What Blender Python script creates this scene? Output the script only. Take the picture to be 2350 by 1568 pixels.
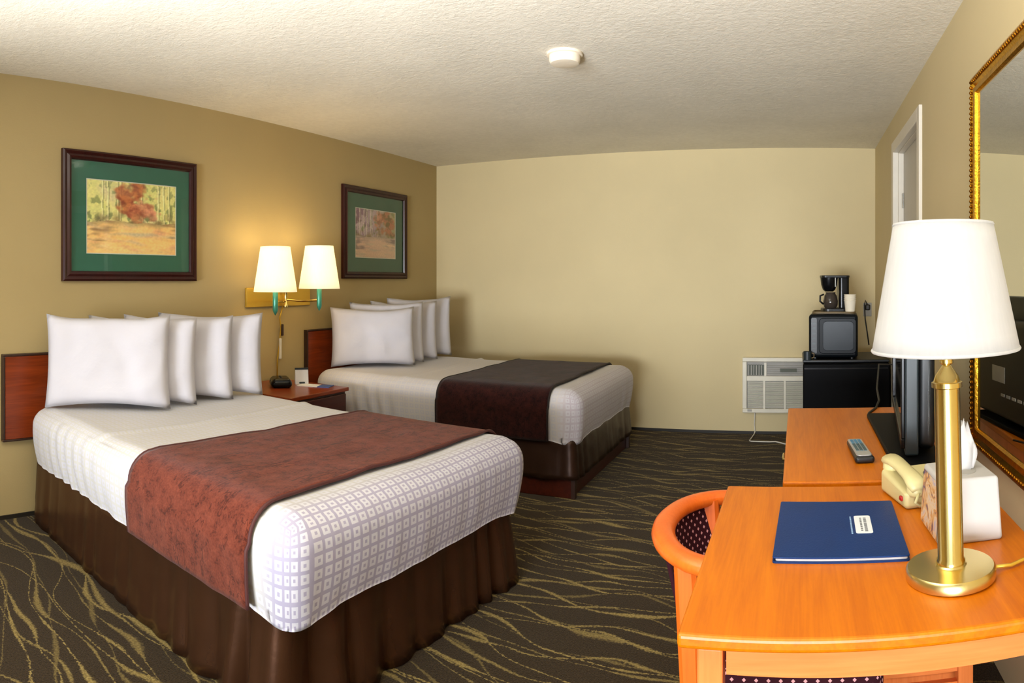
import bpy, bmesh, math, random
from math import sin, cos, pi, radians, hypot, atan2
from mathutils import Vector, Matrix, noise as mnoise

random.seed(7)
S = bpy.context.scene
C = S.collection
for o in list(bpy.data.objects):
    bpy.data.objects.remove(o)

# ------------------------------------------------------------------ camera
# the photograph is a stitched phone panorama: a level central cylindrical projection, about 87 degrees wide
EYE = 1.305
FPX, XV, HOR, PW, PH = 1550.0, 1831.0, 645.0, 2350.0, 1568.0
az0, az1 = (0 - XV) / FPX, (PW - XV) / FPX
azc, half = (az0 + az1) / 2, (az1 - az0) / 2
cd = bpy.data.cameras.new('camera')
cam = bpy.data.objects.new('camera', cd); C.objects.link(cam)
cd.lens = 19.0
cd.type = 'PANO'
cd.panorama_type = 'CENTRAL_CYLINDRICAL'
cd.central_cylindrical_range_u_min = -half
cd.central_cylindrical_range_u_max = half
cd.central_cylindrical_range_v_min = (HOR - PH) / FPX
cd.central_cylindrical_range_v_max = HOR / FPX
cd.central_cylindrical_radius = 1.0
cd.clip_start = 0.02
cam.location = (0, 0, EYE)
cam.rotation_euler = (pi / 2, 0, -azc)
S.camera = cam

# ------------------------------------------------------------------ light and exposure
S.view_settings.view_transform = 'Standard'
S.view_settings.look = 'None'
S.view_settings.gamma = 1.0
S.view_settings.use_curve_mapping = False
S.view_settings.exposure = 0.76
w = bpy.data.worlds.new('daylight'); S.world = w
w.use_nodes = True
w.node_tree.nodes['Background'].inputs[0].default_value = (0.75, 0.86, 1.0, 1)
w.node_tree.nodes['Background'].inputs[1].default_value = 0.6

def area(name, loc, rot, sx, sy, power, col, spread=pi):
    l = bpy.data.lights.new(name, 'AREA'); l.shape = 'RECTANGLE'; l.size = sx; l.size_y = sy
    l.energy = power; l.color = col; l.spread = spread
    o = bpy.data.objects.new(name, l); C.objects.link(o); o.location = loc; o.rotation_euler = rot
    return o

# sunlit forecourt outside the window in the front wall, behind the camera
area('window_daylight', (-0.9, -5.8, 0.75), (radians(93), 0, 0), 3.4, 1.6, 600, (0.89, 0.94, 1.0))
# added fill lamp behind the camera, aimed up to brighten the ceiling
area('ceiling_fill_light', (-1.0, -0.9, 0.62), (radians(180 - 34), 0, 0), 0.6, 0.6, 66, (0.97, 0.97, 0.97), radians(84))

# ------------------------------------------------------------------ helpers
def lin(c):
    c /= 255.0
    return c / 12.92 if c <= 0.04045 else ((c + 0.055) / 1.055) ** 2.4
def rgb(r, g, b): return (lin(r), lin(g), lin(b), 1.0)

class NT:
    """tiny node-tree helper"""
    def __init__(self, name):
        self.m = bpy.data.materials.new(name); self.m.use_nodes = True
        self.t = self.m.node_tree; self.n = self.t.nodes; self.l = self.t.links
        self.bsdf = self.n['Principled BSDF']; self.out = self.n['Material Output']
    def new(self, typ, **kw):
        nd = self.n.new(typ)
        for k, v in kw.items(): setattr(nd, k, v)
        return nd
    def link(self, a, b): self.l.new(a, b)
    def val(self, sock, v):
        if isinstance(v, bpy.types.NodeSocket): self.l.new(v, sock)
        else: sock.default_value = v
    def math(self, op, a, b=0.0, c=0.0, clamp=False):
        nd = self.new('ShaderNodeMath', operation=op, use_clamp=clamp)
        self.val(nd.inputs[0], a); self.val(nd.inputs[1], b); self.val(nd.inputs[2], c)
        return nd.outputs[0]
    def coord(self, kind='Object', scale=(1, 1, 1), rot=(0, 0, 0), loc=(0, 0, 0)):
        tc = self.new('ShaderNodeTexCoord'); mp = self.new('ShaderNodeMapping')
        mp.inputs['Scale'].default_value = scale; mp.inputs['Rotation'].default_value = rot; mp.inputs['Location'].default_value = loc
        self.link(tc.outputs[kind], mp.inputs['Vector'])
        return mp.outputs['Vector']
    def sep(self, v):
        s = self.new('ShaderNodeSeparateXYZ'); self.link(v, s.inputs[0]); return s.outputs
    def noise(self, vec, scale, detail=2.0, rough=0.5, dist=0.0):
        nd = self.new('ShaderNodeTexNoise')
        nd.inputs['Scale'].default_value = scale; nd.inputs['Detail'].default_value = detail
        nd.inputs['Roughness'].default_value = rough; nd.inputs['Distortion'].default_value = dist
        if vec is not None: self.link(vec, nd.inputs['Vector'])
        return nd.outputs['Fac']
    def ramp(self, fac, stops):
        nd = self.new('ShaderNodeValToRGB'); cr = nd.color_ramp
        while len(cr.elements) < len(stops): cr.elements.new(0.5)
        for e, (p, c) in zip(cr.elements, stops): e.position = p; e.color = c
        self.val(nd.inputs['Fac'], fac); return nd.outputs['Color']
    def mix(self, fac, a, b):
        nd = self.new('ShaderNodeMix', data_type='RGBA')
        self.val(nd.inputs['Factor'], fac); self.val(nd.inputs['A'], a); self.val(nd.inputs['B'], b)
        # Mix has several A/B sockets; pick the colour ones
        return nd
    def mixc(self, fac, a, b):
        nd = self.new('ShaderNodeMix', data_type='RGBA')
        self.val(nd.inputs[0], fac); self.val(nd.inputs[6], a); self.val(nd.inputs[7], b)
        return nd.outputs[2]
    def bump(self, height, strength, dist=0.01):
        nd = self.new('ShaderNodeBump'); nd.inputs['Strength'].default_value = strength; nd.inputs['Distance'].default_value = dist
        self.link(height, nd.inputs['Height']); self.link(nd.outputs['Normal'], self.bsdf.inputs['Normal'])
    def set(self, **kw):
        for k, v in kw.items(): self.val(self.bsdf.inputs[k.replace('_', ' ')], v)

def plain(name, col, rough=0.5, metal=0.0, var=0.06, nscale=12.0, bump=0.0, bscale=200.0, coat=0.0, spec=0.5, sheen=0.0):
    k = NT(name)
    v = k.coord('Object')
    n = k.noise(v, nscale, 3)
    d = tuple(c * (1 - var) for c in col[:3]) + (1,); u = tuple(min(1, c * (1 + var)) for c in col[:3]) + (1,)
    k.set(Base_Color=k.ramp(n, [(0.3, d), (0.7, u)]), Roughness=rough, Metallic=metal, Coat_Weight=coat, Specular_IOR_Level=spec, Sheen_Weight=sheen)
    if bump: k.bump(k.noise(v, bscale, 2), bump, 0.004)
    return k.m

def wood(name, dark, light, axis=1, rough=0.35, coat=0.25, fine=1.0):
    k = NT(name)
    sc = [14.0 * fine] * 3; sc[axis] = 1.1 * fine
    v = k.coord('Object', scale=tuple(sc))
    n1 = k.noise(v, 2.2, 6, 0.6, 0.8)
    sc2 = [90.0] * 3; sc2[axis] = 3.0
    n2 = k.noise(k.coord('Object', scale=tuple(sc2)), 2.0, 3)
    f = k.math('MULTIPLY_ADD', n2, 0.35, k.math('MULTIPLY', n1, 0.75))
    k.set(Base_Color=k.ramp(f, [(0.25, dark), (0.72, light)]), Roughness=rough, Coat_Weight=coat, Coat_Roughness=0.2, Specular_IOR_Level=0.3)
    k.bump(n2, 0.05, 0.002)
    return k.m

class MB:
    def __init__(self): self.v = []; self.f = []; self.uv = None
    def add(self, vs, fs):
        o = len(self.v); self.v += [tuple(p) for p in vs]; self.f += [tuple(i + o for i in f) for f in fs]
        return self
    def box(self, x0, x1, y0, y1, z0, z1, M=None):
        vs = [Vector((x, y, z)) for z in (z0, z1) for y in (y0, y1) for x in (x0, x1)]
        if M is not None: vs = [M @ p for p in vs]
        return self.add(vs, [(0, 2, 3, 1), (4, 5, 7, 6), (0, 1, 5, 4), (2, 6, 7, 3), (0, 4, 6, 2), (1, 3, 7, 5)])
    def lathe(self, prof, n=32, M=None, cap=True):
        vs = []; fs = []
        for (r, z) in prof:
            for i in range(n):
                a = 2 * pi * i / n; vs.append(Vector((r * cos(a), r * sin(a), z)))
        for j in range(len(prof) - 1):
            for i in range(n):
                a = j * n + i; b = j * n + (i + 1) % n
                fs.append((a, b, b + n, a + n))
        if cap:
            if prof[0][0] > 1e-5: fs.append(tuple(reversed(range(n))))
            if prof[-1][0] > 1e-5: fs.append(tuple(range((len(prof) - 1) * n, len(prof) * n)))
        if M is not None: vs = [M @ p for p in vs]
        return self.add(vs, fs)
    def tube(self, pts, r, n=8, sec=None, up=None, closed=False):
        """sweep a circle (or the section list of (a,b)) along pts"""
        pts = [Vector(p) for p in pts]; m = len(pts)
        sec = sec or [(cos(2 * pi * i / n) , sin(2 * pi * i / n)) for i in range(n)]
        n = len(sec); vs = []; fs = []; prev = None
        for i, p in enumerate(pts):
            if closed: t = pts[(i + 1) % m] - pts[i - 1]
            else: t = pts[min(i + 1, m - 1)] - pts[max(i - 1, 0)]
            t = t.normalized()
            if up is not None: a = Vector(up)
            elif prev is not None: a = prev
            else: a = Vector((0, 0, 1)) if abs(t.z) < 0.9 else Vector((1, 0, 0))
            b = t.cross(a).normalized(); a = b.cross(t).normalized(); prev = a
            rr = r[i] if isinstance(r, (list, tuple)) else r
            for (s, q) in sec: vs.append(p + b * s * rr + a * q * rr)
        for i in range(m if closed else m - 1):
            j = (i + 1) % m
            for k in range(n):
                fs.append((i * n + k, i * n + (k + 1) % n, j * n + (k + 1) % n, j * n + k))
        if not closed:
            fs.append(tuple(reversed(range(n)))); fs.append(tuple(range((m - 1) * n, m * n)))
        return self.add(vs, fs)
    def prism(self, outline, z0, z1, M=None):
        n = len(outline)
        vs = [Vector((x, y, z)) for z in (z0, z1) for (x, y) in outline]
        if M is not None: vs = [M @ p for p in vs]
        fs = [tuple(reversed(range(n))), tuple(range(n, 2 * n))] + [(i, (i + 1) % n, n + (i + 1) % n, n + i) for i in range(n)]
        return self.add(vs, fs)
    def rbox(self, sx, sy, sz, r, step=0.04, deform=None, center=(0, 0, 0), flat=False):
        """rounded box with evenly cut faces; keeps box-projected metre UVs"""
        h = Vector((sx / 2, sy / 2, sz / 2)); c = Vector(center)
        def cuts(s):
            n = max(2, int(round(s / step))); base = [-s / 2 + s * i / n for i in range(n + 1)]
            extra = []
            for k in (0.12, 0.3, 0.5, 0.7, 0.88): extra += [-s / 2 + r * k, s / 2 - r * k]
            lim = [q for q in base if abs(q) <= s / 2 - r] + [-s / 2, s / 2] + [-s / 2 + r, s / 2 - r] + extra
            out = []
            for q in sorted(lim):
                if not out or q - out[-1] > 1e-4: out.append(q)
            return out
        cx, cy, cz = cuts(sx), cuts(sy), cuts(sz)
        idx = {}; vs = []; fs = []; uvs = []
        def vert(p):
            key = (round(p[0], 5), round(p[1], 5), round(p[2], 5))
            if key not in idx:
                q = Vector(p)
                inner = Vector([max(-(h[i] - (0 if flat and i == 2 else r)), min(h[i] - r, q[i])) for i in range(3)])
                dv = q - inner
                if dv.length > 1e-9: q = inner + dv.normalized() * r
                if deform: q = deform(q)
                idx[key] = len(vs); vs.append(q + c)
            return idx[key]
        def face(A, B, mk, flip, ua, ub):
            for i in range(len(A) - 1):
                for j in range(len(B) - 1):
                    cor = [(A[i], B[j]), (A[i + 1], B[j]), (A[i + 1], B[j + 1]), (A[i], B[j + 1])]
                    if flip: cor.reverse()
                    fs.append(tuple(vert(mk(a, b)) for a, b in cor)); uvs.append([(a + ua, b + ub) for a, b in cor])
        face(cx, cy, lambda a, b: (a, b, h.z), False, 0, 0)
        face(cx, cy, lambda a, b: (a, b, -h.z), True, 0, 0)
        face(cy, cz, lambda a, b: (h.x, a, b), False, 0, 0)
        face(cy, cz, lambda a, b: (-h.x, a, b), True, 0, 0)
        face(cx, cz, lambda a, b: (a, -h.y, b), False, 0, 0)
        face(cx, cz, lambda a, b: (a, h.y, b), True, 0, 0)
        if self.uv is None: self.uv = []
        self.uv += uvs
        return self.add(vs, fs)
    def build(self, name, mat, parent=None, loc=(0, 0, 0), rot=(0, 0, 0), smooth=False, bevel=0.0, seg=2, solid=0.0, subd=0):
        me = bpy.data.meshes.new(name); me.from_pydata(self.v, [], self.f)
        if self.uv and len(self.uv) == len(self.f):
            ul = me.uv_layers.new(name='UVMap')
            for p, us in zip(me.polygons, self.uv):
                for li, u in zip(p.loop_indices, us): ul.data[li].uv = u
        me.update()
        bm = bmesh.new(); bm.from_mesh(me); bmesh.ops.recalc_face_normals(bm, faces=bm.faces[:]); bm.to_mesh(me); bm.free()
        if smooth:
            for p in me.polygons: p.use_smooth = True
            if smooth != 'all': me.set_sharp_from_angle(angle=radians(40))
        me.materials.append(mat)
        o = bpy.data.objects.new(name, me); C.objects.link(o)
        o.location = loc; o.rotation_euler = rot
        if parent is not None: o.parent = parent
        if solid:
            md = o.modifiers.new('Solidify', 'SOLIDIFY'); md.thickness = solid; md.offset = 1.0
        if bevel:
            md = o.modifiers.new('Bevel', 'BEVEL'); md.width = bevel; md.segments = seg; md.limit_method = 'ANGLE'
            md.harden_normals = False
        if subd:
            md = o.modifiers.new('Subsurf', 'SUBSURF'); md.levels = subd; md.render_levels = subd
        return o

def tag(o, label=None, cat=None, group=None, kind=None):
    if label: o['label'] = label
    if cat: o['category'] = cat
    if group: o['group'] = group
    if kind: o['kind'] = kind
    return o
def thing(name, label, cat, loc=(0, 0, 0), rotz=0.0, group=None):
    o = bpy.data.objects.new(name, None); C.objects.link(o); o.empty_display_size = 0.1
    o.location = loc; o.rotation_euler = (0, 0, rotz)
    return tag(o, label, cat, group)
def struct(name, mb, mat, **kw):
    return tag(mb.build(name, mat, **kw), kind='structure')
def box(*a, M=None): return MB().box(*a, M=M)
def rrect(w, h, r, n=5, cx=0, cy=0):
    pts = []
    for (sx, sy, a0) in ((1, 1, 0), (-1, 1, pi / 2), (-1, -1, pi), (1, -1, 3 * pi / 2)):
        for i in range(n + 1):
            a = a0 + (pi / 2) * i / n
            pts.append((cx + sx * (w / 2 - r) + r * cos(a), cy + sy * (h / 2 - r) + r * sin(a)))
    return pts

# ------------------------------------------------------------------ materials
def wall_paint(name, col):
    k = NT(name); v = k.coord('Object')
    n = k.noise(v, 1.3, 3)
    d = tuple(c * 0.965 for c in col[:3]) + (1,); u = tuple(c * 1.03 for c in col[:3]) + (1,)
    k.set(Base_Color=k.ramp(n, [(0.3, d), (0.7, u)]), Roughness=0.75, Specular_IOR_Level=0.25)
    k.bump(k.noise(v, 120, 3), 0.12, 0.004)
    return k.m
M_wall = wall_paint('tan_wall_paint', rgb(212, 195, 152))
M_wall_left = wall_paint('tan_wall_paint_left', rgb(178, 157, 110))  # darker tan for the left wall alone
def ceiling_mat():
    k = NT('textured_ceiling'); v = k.coord('Object')
    n = k.noise(v, 28, 5, 0.65); n2 = k.noise(v, 2.0, 3)
    f = k.math('MULTIPLY_ADD', n, 0.5, k.math('MULTIPLY', n2, 0.5))
    k.set(Base_Color=k.ramp(f, [(0.3, rgb(226, 220, 204)), (0.7, rgb(244, 238, 222))]), Roughness=0.9, Specular_IOR_Level=0.1)
    k.bump(k.noise(v, 42, 5, 0.7), 0.5, 0.012)
    return k.m
M_ceil = ceiling_mat()

def carpet_mat():
    k = NT('patterned_carpet'); v = k.coord('Object'); x, y, z = k.sep(v)
    fuzz = k.math('MULTIPLY', k.math('SUBTRACT', k.noise(v, 95, 2), 0.5), 0.022)
    total = None
    fams = [(0.150, 0.045, 6.2, 0.3, 0.0, 0.30), (0.185, 0.055, 5.1, 2.1, 0.11, -0.05), (0.165, 0.04, 7.6, 4.4, 0.05, 0.16), (0.21, 0.05, 4.3, 1.0, 0.2, 0.5)]
    for i, (s, A, kx, ph, off, slope) in enumerate(fams):
        nz = k.noise(k.coord('Object', loc=(3.7 * i, 1.9 * i, 0)), 1.7, 1)
        wv = k.math('SINE', k.math('ADD', k.math('MULTIPLY', x, kx), k.math('MULTIPLY_ADD', y, 2.3, ph)))
        u = k.math('ADD', k.math('MULTIPLY_ADD', wv, A, y), k.math('MULTIPLY', nz, 0.34))
        u = k.math('ADD', u, k.math('MULTIPLY_ADD', x, slope * 0.5, off))
        fr = k.math('FRACT', k.math('DIVIDE', u, s))
        t = k.math('MULTIPLY', k.math('ABSOLUTE', k.math('SUBTRACT', fr, 0.5)), s)
        t = k.math('ADD', t, fuzz)
        wn = k.noise(k.coord('Object', loc=(9.1 * i + 4, 2.2, 0)), 3.4, 1)
        wd = k.math('MULTIPLY_ADD', k.math('SUBTRACT', wn, 0.47), 0.055, 0.002)
        wd = k.math('MAXIMUM', wd, 0.0026)
        m = k.math('SUBTRACT', 1.0, k.math('DIVIDE', k.math('SUBTRACT', t, k.math('MULTIPLY', wd, 0.45)), k.math('MULTIPLY', wd, 0.75)), clamp=True)
        m = k.math('MULTIPLY', m, (0.95, 0.85, 0.7, 0.45)[i])
        total = m if total is None else k.math('MAXIMUM', total, m)
    spk = k.noise(v, 160, 2)
    base = k.ramp(spk, [(0.3, rgb(30, 22, 10)), (0.7, rgb(66, 51, 28))])
    line = k.ramp(k.noise(v, 130, 2), [(0.3, rgb(114, 96, 50)), (0.7, rgb(168, 148, 88))])
    k.set(Base_Color=k.mixc(total, base, line), Roughness=1.0, Specular_IOR_Level=0.05, Sheen_Weight=0.1)
    k.bump(k.noise(v, 260, 2), 0.6, 0.006)
    return k.m
M_carpet = carpet_mat()
M_gap_shade = plain('dark_shadow_gap', rgb(34, 28, 20), 0.6)  # dark colour for the shaded gap at the foot of the walls
M_white_paint = plain('white_trim_paint', rgb(226, 218, 202), 0.45, var=0.02)
M_door = plain('off_white_door', rgb(196, 190, 178), 0.5, var=0.02)
M_steel = plain('steel', rgb(170, 168, 160), 0.35, 1.0)

M_oak = wood('honey_oak_top', rgb(178, 86, 0), rgb(214, 118, 0), axis=1, rough=0.38, coat=0.06)
M_oak_x = wood('honey_oak_apron', rgb(214, 108, 44), rgb(240, 138, 72), axis=0, rough=0.35)
M_oak_z = wood('honey_oak_post', rgb(214, 108, 44), rgb(240, 138, 72), axis=2, rough=0.35)
M_chair_wood = wood('orange_beech', rgb(208, 86, 18), rgb(232, 112, 34), axis=2, rough=0.35, fine=0.5)
M_cherry = wood('cherry_headboard', rgb(92, 32, 10), rgb(142, 58, 20), axis=1, rough=0.3)
M_cherry_dark = wood('dark_cherry', rgb(48, 17, 12), rgb(78, 31, 20), axis=1, rough=0.3)
M_edge = plain('dark_edge_band', rgb(52, 30, 20), 0.4)
M_mahog = wood('mahogany_frame', rgb(34, 10, 9), rgb(58, 20, 17), axis=2, rough=0.3, coat=0.2)

def linen(name, pattern=True, tint=(236, 233, 230), ground=(190, 184, 190), cell=0.042):
    k = NT(name)
    tc = k.new('ShaderNodeTexCoord'); u, vv, _ = k.sep(tc.outputs['UV'])
    v = k.coord('Object')
    white = rgb(*tint)
    if pattern:
        def cellmask(c0, c1):
            a = k.math('ABSOLUTE', k.math('SUBTRACT', k.math('FRACT', k.math('DIVIDE', k.math('ADD', u, 10.0), cell)), 0.5))
            b = k.math('ABSOLUTE', k.math('SUBTRACT', k.math('FRACT', k.math('DIVIDE', k.math('ADD', vv, 10.0), cell)), 0.5))
            return k.math('MAXIMUM', a, b)
        d = cellmask(0, 0)
        outer = k.math('LESS_THAN', d, 0.355); inner = k.math('LESS_THAN', d, 0.14)
        msk = k.math('SUBTRACT', outer, inner)
        col = k.mixc(msk, rgb(*ground), white)
        k.set(Base_Color=col)
        k.bump(k.math('ADD', k.math('MULTIPLY', msk, 0.4), k.noise(v, 18, 3)), 0.15, 0.006)
    else:
        k.set(Base_Color=white); k.bump(k.noise(v, 14, 4), 0.22, 0.012)
    k.set(Roughness=0.85, Specular_IOR_Level=0.2, Sheen_Weight=0.15)
    return k.m
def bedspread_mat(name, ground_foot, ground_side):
    """woven squares: strong on the foot end, faint on the sides and top (ground colour follows the foot attribute)"""
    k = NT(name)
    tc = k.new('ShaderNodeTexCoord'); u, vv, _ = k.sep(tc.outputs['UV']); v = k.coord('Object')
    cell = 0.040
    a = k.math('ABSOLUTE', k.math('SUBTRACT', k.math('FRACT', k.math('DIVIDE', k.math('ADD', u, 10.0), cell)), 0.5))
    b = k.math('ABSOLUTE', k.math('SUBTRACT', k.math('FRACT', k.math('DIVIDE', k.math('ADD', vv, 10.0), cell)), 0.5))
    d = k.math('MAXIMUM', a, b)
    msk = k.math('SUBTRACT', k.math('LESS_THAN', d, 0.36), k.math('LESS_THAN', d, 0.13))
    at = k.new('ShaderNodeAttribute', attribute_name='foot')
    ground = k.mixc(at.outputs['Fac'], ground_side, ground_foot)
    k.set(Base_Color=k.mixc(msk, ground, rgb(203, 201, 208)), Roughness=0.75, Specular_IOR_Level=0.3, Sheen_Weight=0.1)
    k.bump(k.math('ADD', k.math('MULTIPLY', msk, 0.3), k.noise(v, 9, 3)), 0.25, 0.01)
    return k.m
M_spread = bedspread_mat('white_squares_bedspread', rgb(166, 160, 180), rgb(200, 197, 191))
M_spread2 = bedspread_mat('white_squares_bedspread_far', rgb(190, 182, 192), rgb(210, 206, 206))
M_pillow = linen('white_pillowcase', False, (203, 200, 207))
def chenille(name, dark, mid, light):
    k = NT(name); v = k.coord('Object')
    n = k.noise(v, 22, 5, 0.7); n2 = k.noise(v, 140, 2)
    # creases smoothed into the pile, their shade painted as dark lines
    cr = k.noise(k.coord('Object', scale=(9.0, 1.6, 5.0), rot=(0, 0, 0.35)), 1.6, 3, 0.6)
    f = k.math('ADD', k.math('MULTIPLY', n, 0.65), k.math('MULTIPLY', n2, 0.35))
    base = k.ramp(f, [(0.34, dark), (0.47, mid), (0.66, light)])
    crm = k.math('LESS_THAN', k.math('ABSOLUTE', k.math('SUBTRACT', cr, 0.57)), 0.010)
    crm = k.math('MULTIPLY', crm, 0.7)
    k.set(Base_Color=k.mixc(crm, base, dark), Roughness=0.95, Specular_IOR_Level=0.1, Sheen_Weight=0.12, Sheen_Roughness=0.5)
    k.bump(f, 0.35, 0.008)
    return k.m
M_rust = chenille('rust_chenille', rgb(58, 24, 16), rgb(98, 45, 31), rgb(118, 58, 41))
M_brown = chenille('dark_brown_chenille', rgb(24, 8, 7), rgb(42, 17, 14), rgb(56, 24, 19))
M_piping = plain('maroon_piping', rgb(72, 30, 26), 0.7)
M_piping2 = plain('black_brown_piping', rgb(26, 12, 12), 0.7)
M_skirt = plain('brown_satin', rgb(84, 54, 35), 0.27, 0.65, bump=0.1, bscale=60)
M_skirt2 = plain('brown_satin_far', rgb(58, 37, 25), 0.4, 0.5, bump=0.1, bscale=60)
M_base = plain('black_box_spring_cloth', rgb(20, 18, 18), 0.8)

M_brass = plain('polished_brass', rgb(230, 204, 128), 0.16, 1.0, var=0.02)
M_brass_sat = plain('brushed_brass', rgb(226, 206, 140), 0.26, 1.0, var=0.03)
M_gold = plain('gold_leaf_frame', rgb(206, 156, 44), 0.3, 1.0, var=0.15, nscale=60, bump=0.35, bscale=120)
M_gold_dark = plain('antique_gold_beading', rgb(150, 100, 24), 0.38, 1.0, var=0.3, nscale=90, bump=0.5, bscale=160)
M_plate = plain('lacquered_brass_plate', rgb(206, 166, 62), 0.3, 0.55, var=0.03)
M_teal = plain('teal_sleeve', rgb(70, 150, 130), 0.25, 0.3)
def shade_mat(name, col, strength):
    k = NT(name)
    v = k.coord('Object'); wv = k.noise(k.coord('Object', scale=(60, 60, 3)), 2.0, 2)
    k.n.remove(k.bsdf)
    df = k.new('ShaderNodeBsdfDiffuse'); tr = k.new('ShaderNodeBsdfTranslucent'); em = k.new('ShaderNodeEmission')
    c = k.ramp(wv, [(0.3, tuple(q * 0.96 for q in col[:3]) + (1,)), (0.7, col)])
    for nd in (df, tr, em): k.link(c, nd.inputs['Color'])
    em.inputs['Strength'].default_value = strength  # glow added to the cloth itself, standing for bulb light coming through
    m1 = k.new('ShaderNodeMixShader'); m1.inputs[0].default_value = 0.5
    k.link(df.outputs[0], m1.inputs[1]); k.link(tr.outputs[0], m1.inputs[2])
    ad = k.new('ShaderNodeAddShader'); k.link(m1.outputs[0], ad.inputs[0]); k.link(em.outputs[0], ad.inputs[1])
    k.link(ad.outputs[0], k.out.inputs['Surface'])
    return k.m
M_shade = shade_mat('white_fabric_shade', rgb(214, 212, 208), 0.10)
M_shade_warm = shade_mat('cream_pleated_shade', rgb(248, 240, 212), 0.25)
def bulb_mat(name, col, s):
    k = NT(name); k.set(Base_Color=col, Emission_Color=col, Emission_Strength=s); return k.m
M_bulb = bulb_mat('warm_bulb', (1.0, 0.72, 0.36, 1), 12)

def glass_pane():
    k = NT('picture_glass'); k.n.remove(k.bsdf)
    tr = k.new('ShaderNodeBsdfTransparent'); gl = k.new('ShaderNodeBsdfGlossy'); gl.inputs['Roughness'].default_value = 0.02
    lw = k.new('ShaderNodeLayerWeight'); lw.inputs['Blend'].default_value = 0.5
    fr = k.math('MULTIPLY_ADD', k.math('POWER', lw.outputs['Facing'], 4.0), 0.75, 0.035, clamp=True)
    mx = k.new('ShaderNodeMixShader'); k.link(fr, mx.inputs[0]); k.link(tr.outputs[0], mx.inputs[1]); k.link(gl.outputs[0], mx.inputs[2])
    k.link(mx.outputs[0], k.out.inputs['Surface']); return k.m
M_glass = glass_pane()
def mirror_mat():
    k = NT('mirror_silver'); k.set(Base_Color=(0.80, 0.82, 0.79, 1), Metallic=1.0, Roughness=0.015); return k.m
M_mirror = mirror_mat()
M_mat_green = plain('green_mat_board', rgb(44, 104, 82), 0.8, var=0.05)
M_mat_green2 = plain('green_mat_board_far', rgb(38, 92, 70), 0.8, var=0.05)
M_bevel = plain('white_mat_bevel', rgb(214, 214, 200), 0.8)
M_black_gloss = plain('black_gloss_plastic', rgb(10, 11, 12), 0.25, var=0.02, coat=0.0, spec=.3)
M_black = plain('black_plastic', rgb(18, 19, 20), 0.4, var=0.05)
M_black_side = plain('dark_slate_plastic', rgb(34, 44, 48), 0.4, var=0.05)
M_screen = plain('tv_screen', rgb(8, 8, 9), 0.06, var=0.0, spec=0.7)
M_fridge = plain('black_fridge_enamel', rgb(7, 7, 9), 0.5, spec=.08, bump=0.1, bscale=400)
M_micro = plain('black_microwave_case', rgb(14, 18, 22), 0.4, spec=.15)
M_micro_win = plain('microwave_window', rgb(22, 30, 36), 0.3, spec=.15)
M_ac = plain('white_ac_plastic', rgb(228, 222, 204), 0.5, var=0.03)
M_ac_grey = plain('grey_ac_grille', rgb(170, 166, 158), 0.6)
M_ac_dark = plain('dark_ac_vent', rgb(92, 96, 84), 0.6)
M_cord_white = plain('white_cord', rgb(214, 208, 194), 0.5)
M_cord_black = plain('black_cord', rgb(16, 16, 16), 0.5)
M_cord_gold = plain('gold_cord', rgb(200, 160, 50), 0.35, 0.4)
M_phone = plain('beige_phone_plastic', rgb(206, 194, 140), 0.4, var=0.03)
M_phone_dark = plain('grey_keypad', rgb(116, 112, 82), 0.5)
M_red = plain('red_message_lamp', rgb(170, 26, 20), 0.3)
M_paper = plain('white_paper', rgb(214, 212, 212), 0.8, var=0.02)
M_tissue_box = plain('white_tissue_box', rgb(192, 189, 186), 0.7, var=0.02)
M_blue = plain('blue_leatherette', rgb(0, 46, 104), 0.42, var=0.05, spec=.25, bump=0.15, bscale=300)
M_blue_print = plain('blue_print', rgb(60, 84, 140), 0.5)
M_ink = plain('grey_ink', rgb(120, 124, 132), 0.7)
M_pale_ink = plain('pale_ink', rgb(150, 184, 220), 0.6)
M_label = plain('white_label', rgb(226, 232, 238), 0.5, var=0.02)
M_silver = plain('silver_plastic', rgb(180, 180, 178), 0.3, 0.3)
M_btn_blue = plain('blue_buttons', rgb(80, 130, 160), 0.5)
M_btn_grey = plain('grey_buttons', rgb(76, 96, 100), 0.5)
M_foam = plain('white_foam_cup', rgb(238, 228, 206), 0.7, var=0.02)
M_coffee_glass = plain('smoked_carafe', rgb(60, 52, 46), 0.08, var=0.02)
M_tray = plain('tan_tray', rgb(120, 100, 66), 0.5)
M_detector = plain('white_detector', rgb(240, 228, 206), 0.5, var=0.02)
M_fabric_chair = None
def upholstery():
    k = NT('plum_diamond_upholstery')
    tc = k.new('ShaderNodeTexCoord'); u, vv, _ = k.sep(tc.outputs['UV'])
    p = k.math('DIVIDE', k.math('ADD', u, vv), 0.026); q = k.math('DIVIDE', k.math('SUBTRACT', u, vv), 0.026)
    a = k.math('ABSOLUTE', k.math('SUBTRACT', k.math('FRACT', k.math('ADD', p, 50.0)), 0.5))
    b = k.math('ABSOLUTE', k.math('SUBTRACT', k.math('FRACT', k.math('ADD', q, 50.0)), 0.5))
    dot = k.math('LESS_THAN', k.math('MAXIMUM', a, b), 0.17)
    k.set(Base_Color=k.mixc(dot, rgb(50, 16, 24), rgb(206, 150, 150)), Roughness=0.9, Specular_IOR_Level=0.15)
    return k.m
M_uph = upholstery()
def tissue_print():
    k = NT('floral_box_print'); v = k.coord('Object')
    n = k.noise(v, 22, 3, 0.6, 1.5)
    k.set(Base_Color=k.ramp(n, [(0.36, rgb(88, 74, 112)), (0.46, rgb(206, 150, 82)), (0.56, rgb(222, 196, 160)), (0.68, rgb(184, 172, 186))]), Roughness=0.6)
    return k.m
M_floral = tissue_print()

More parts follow.
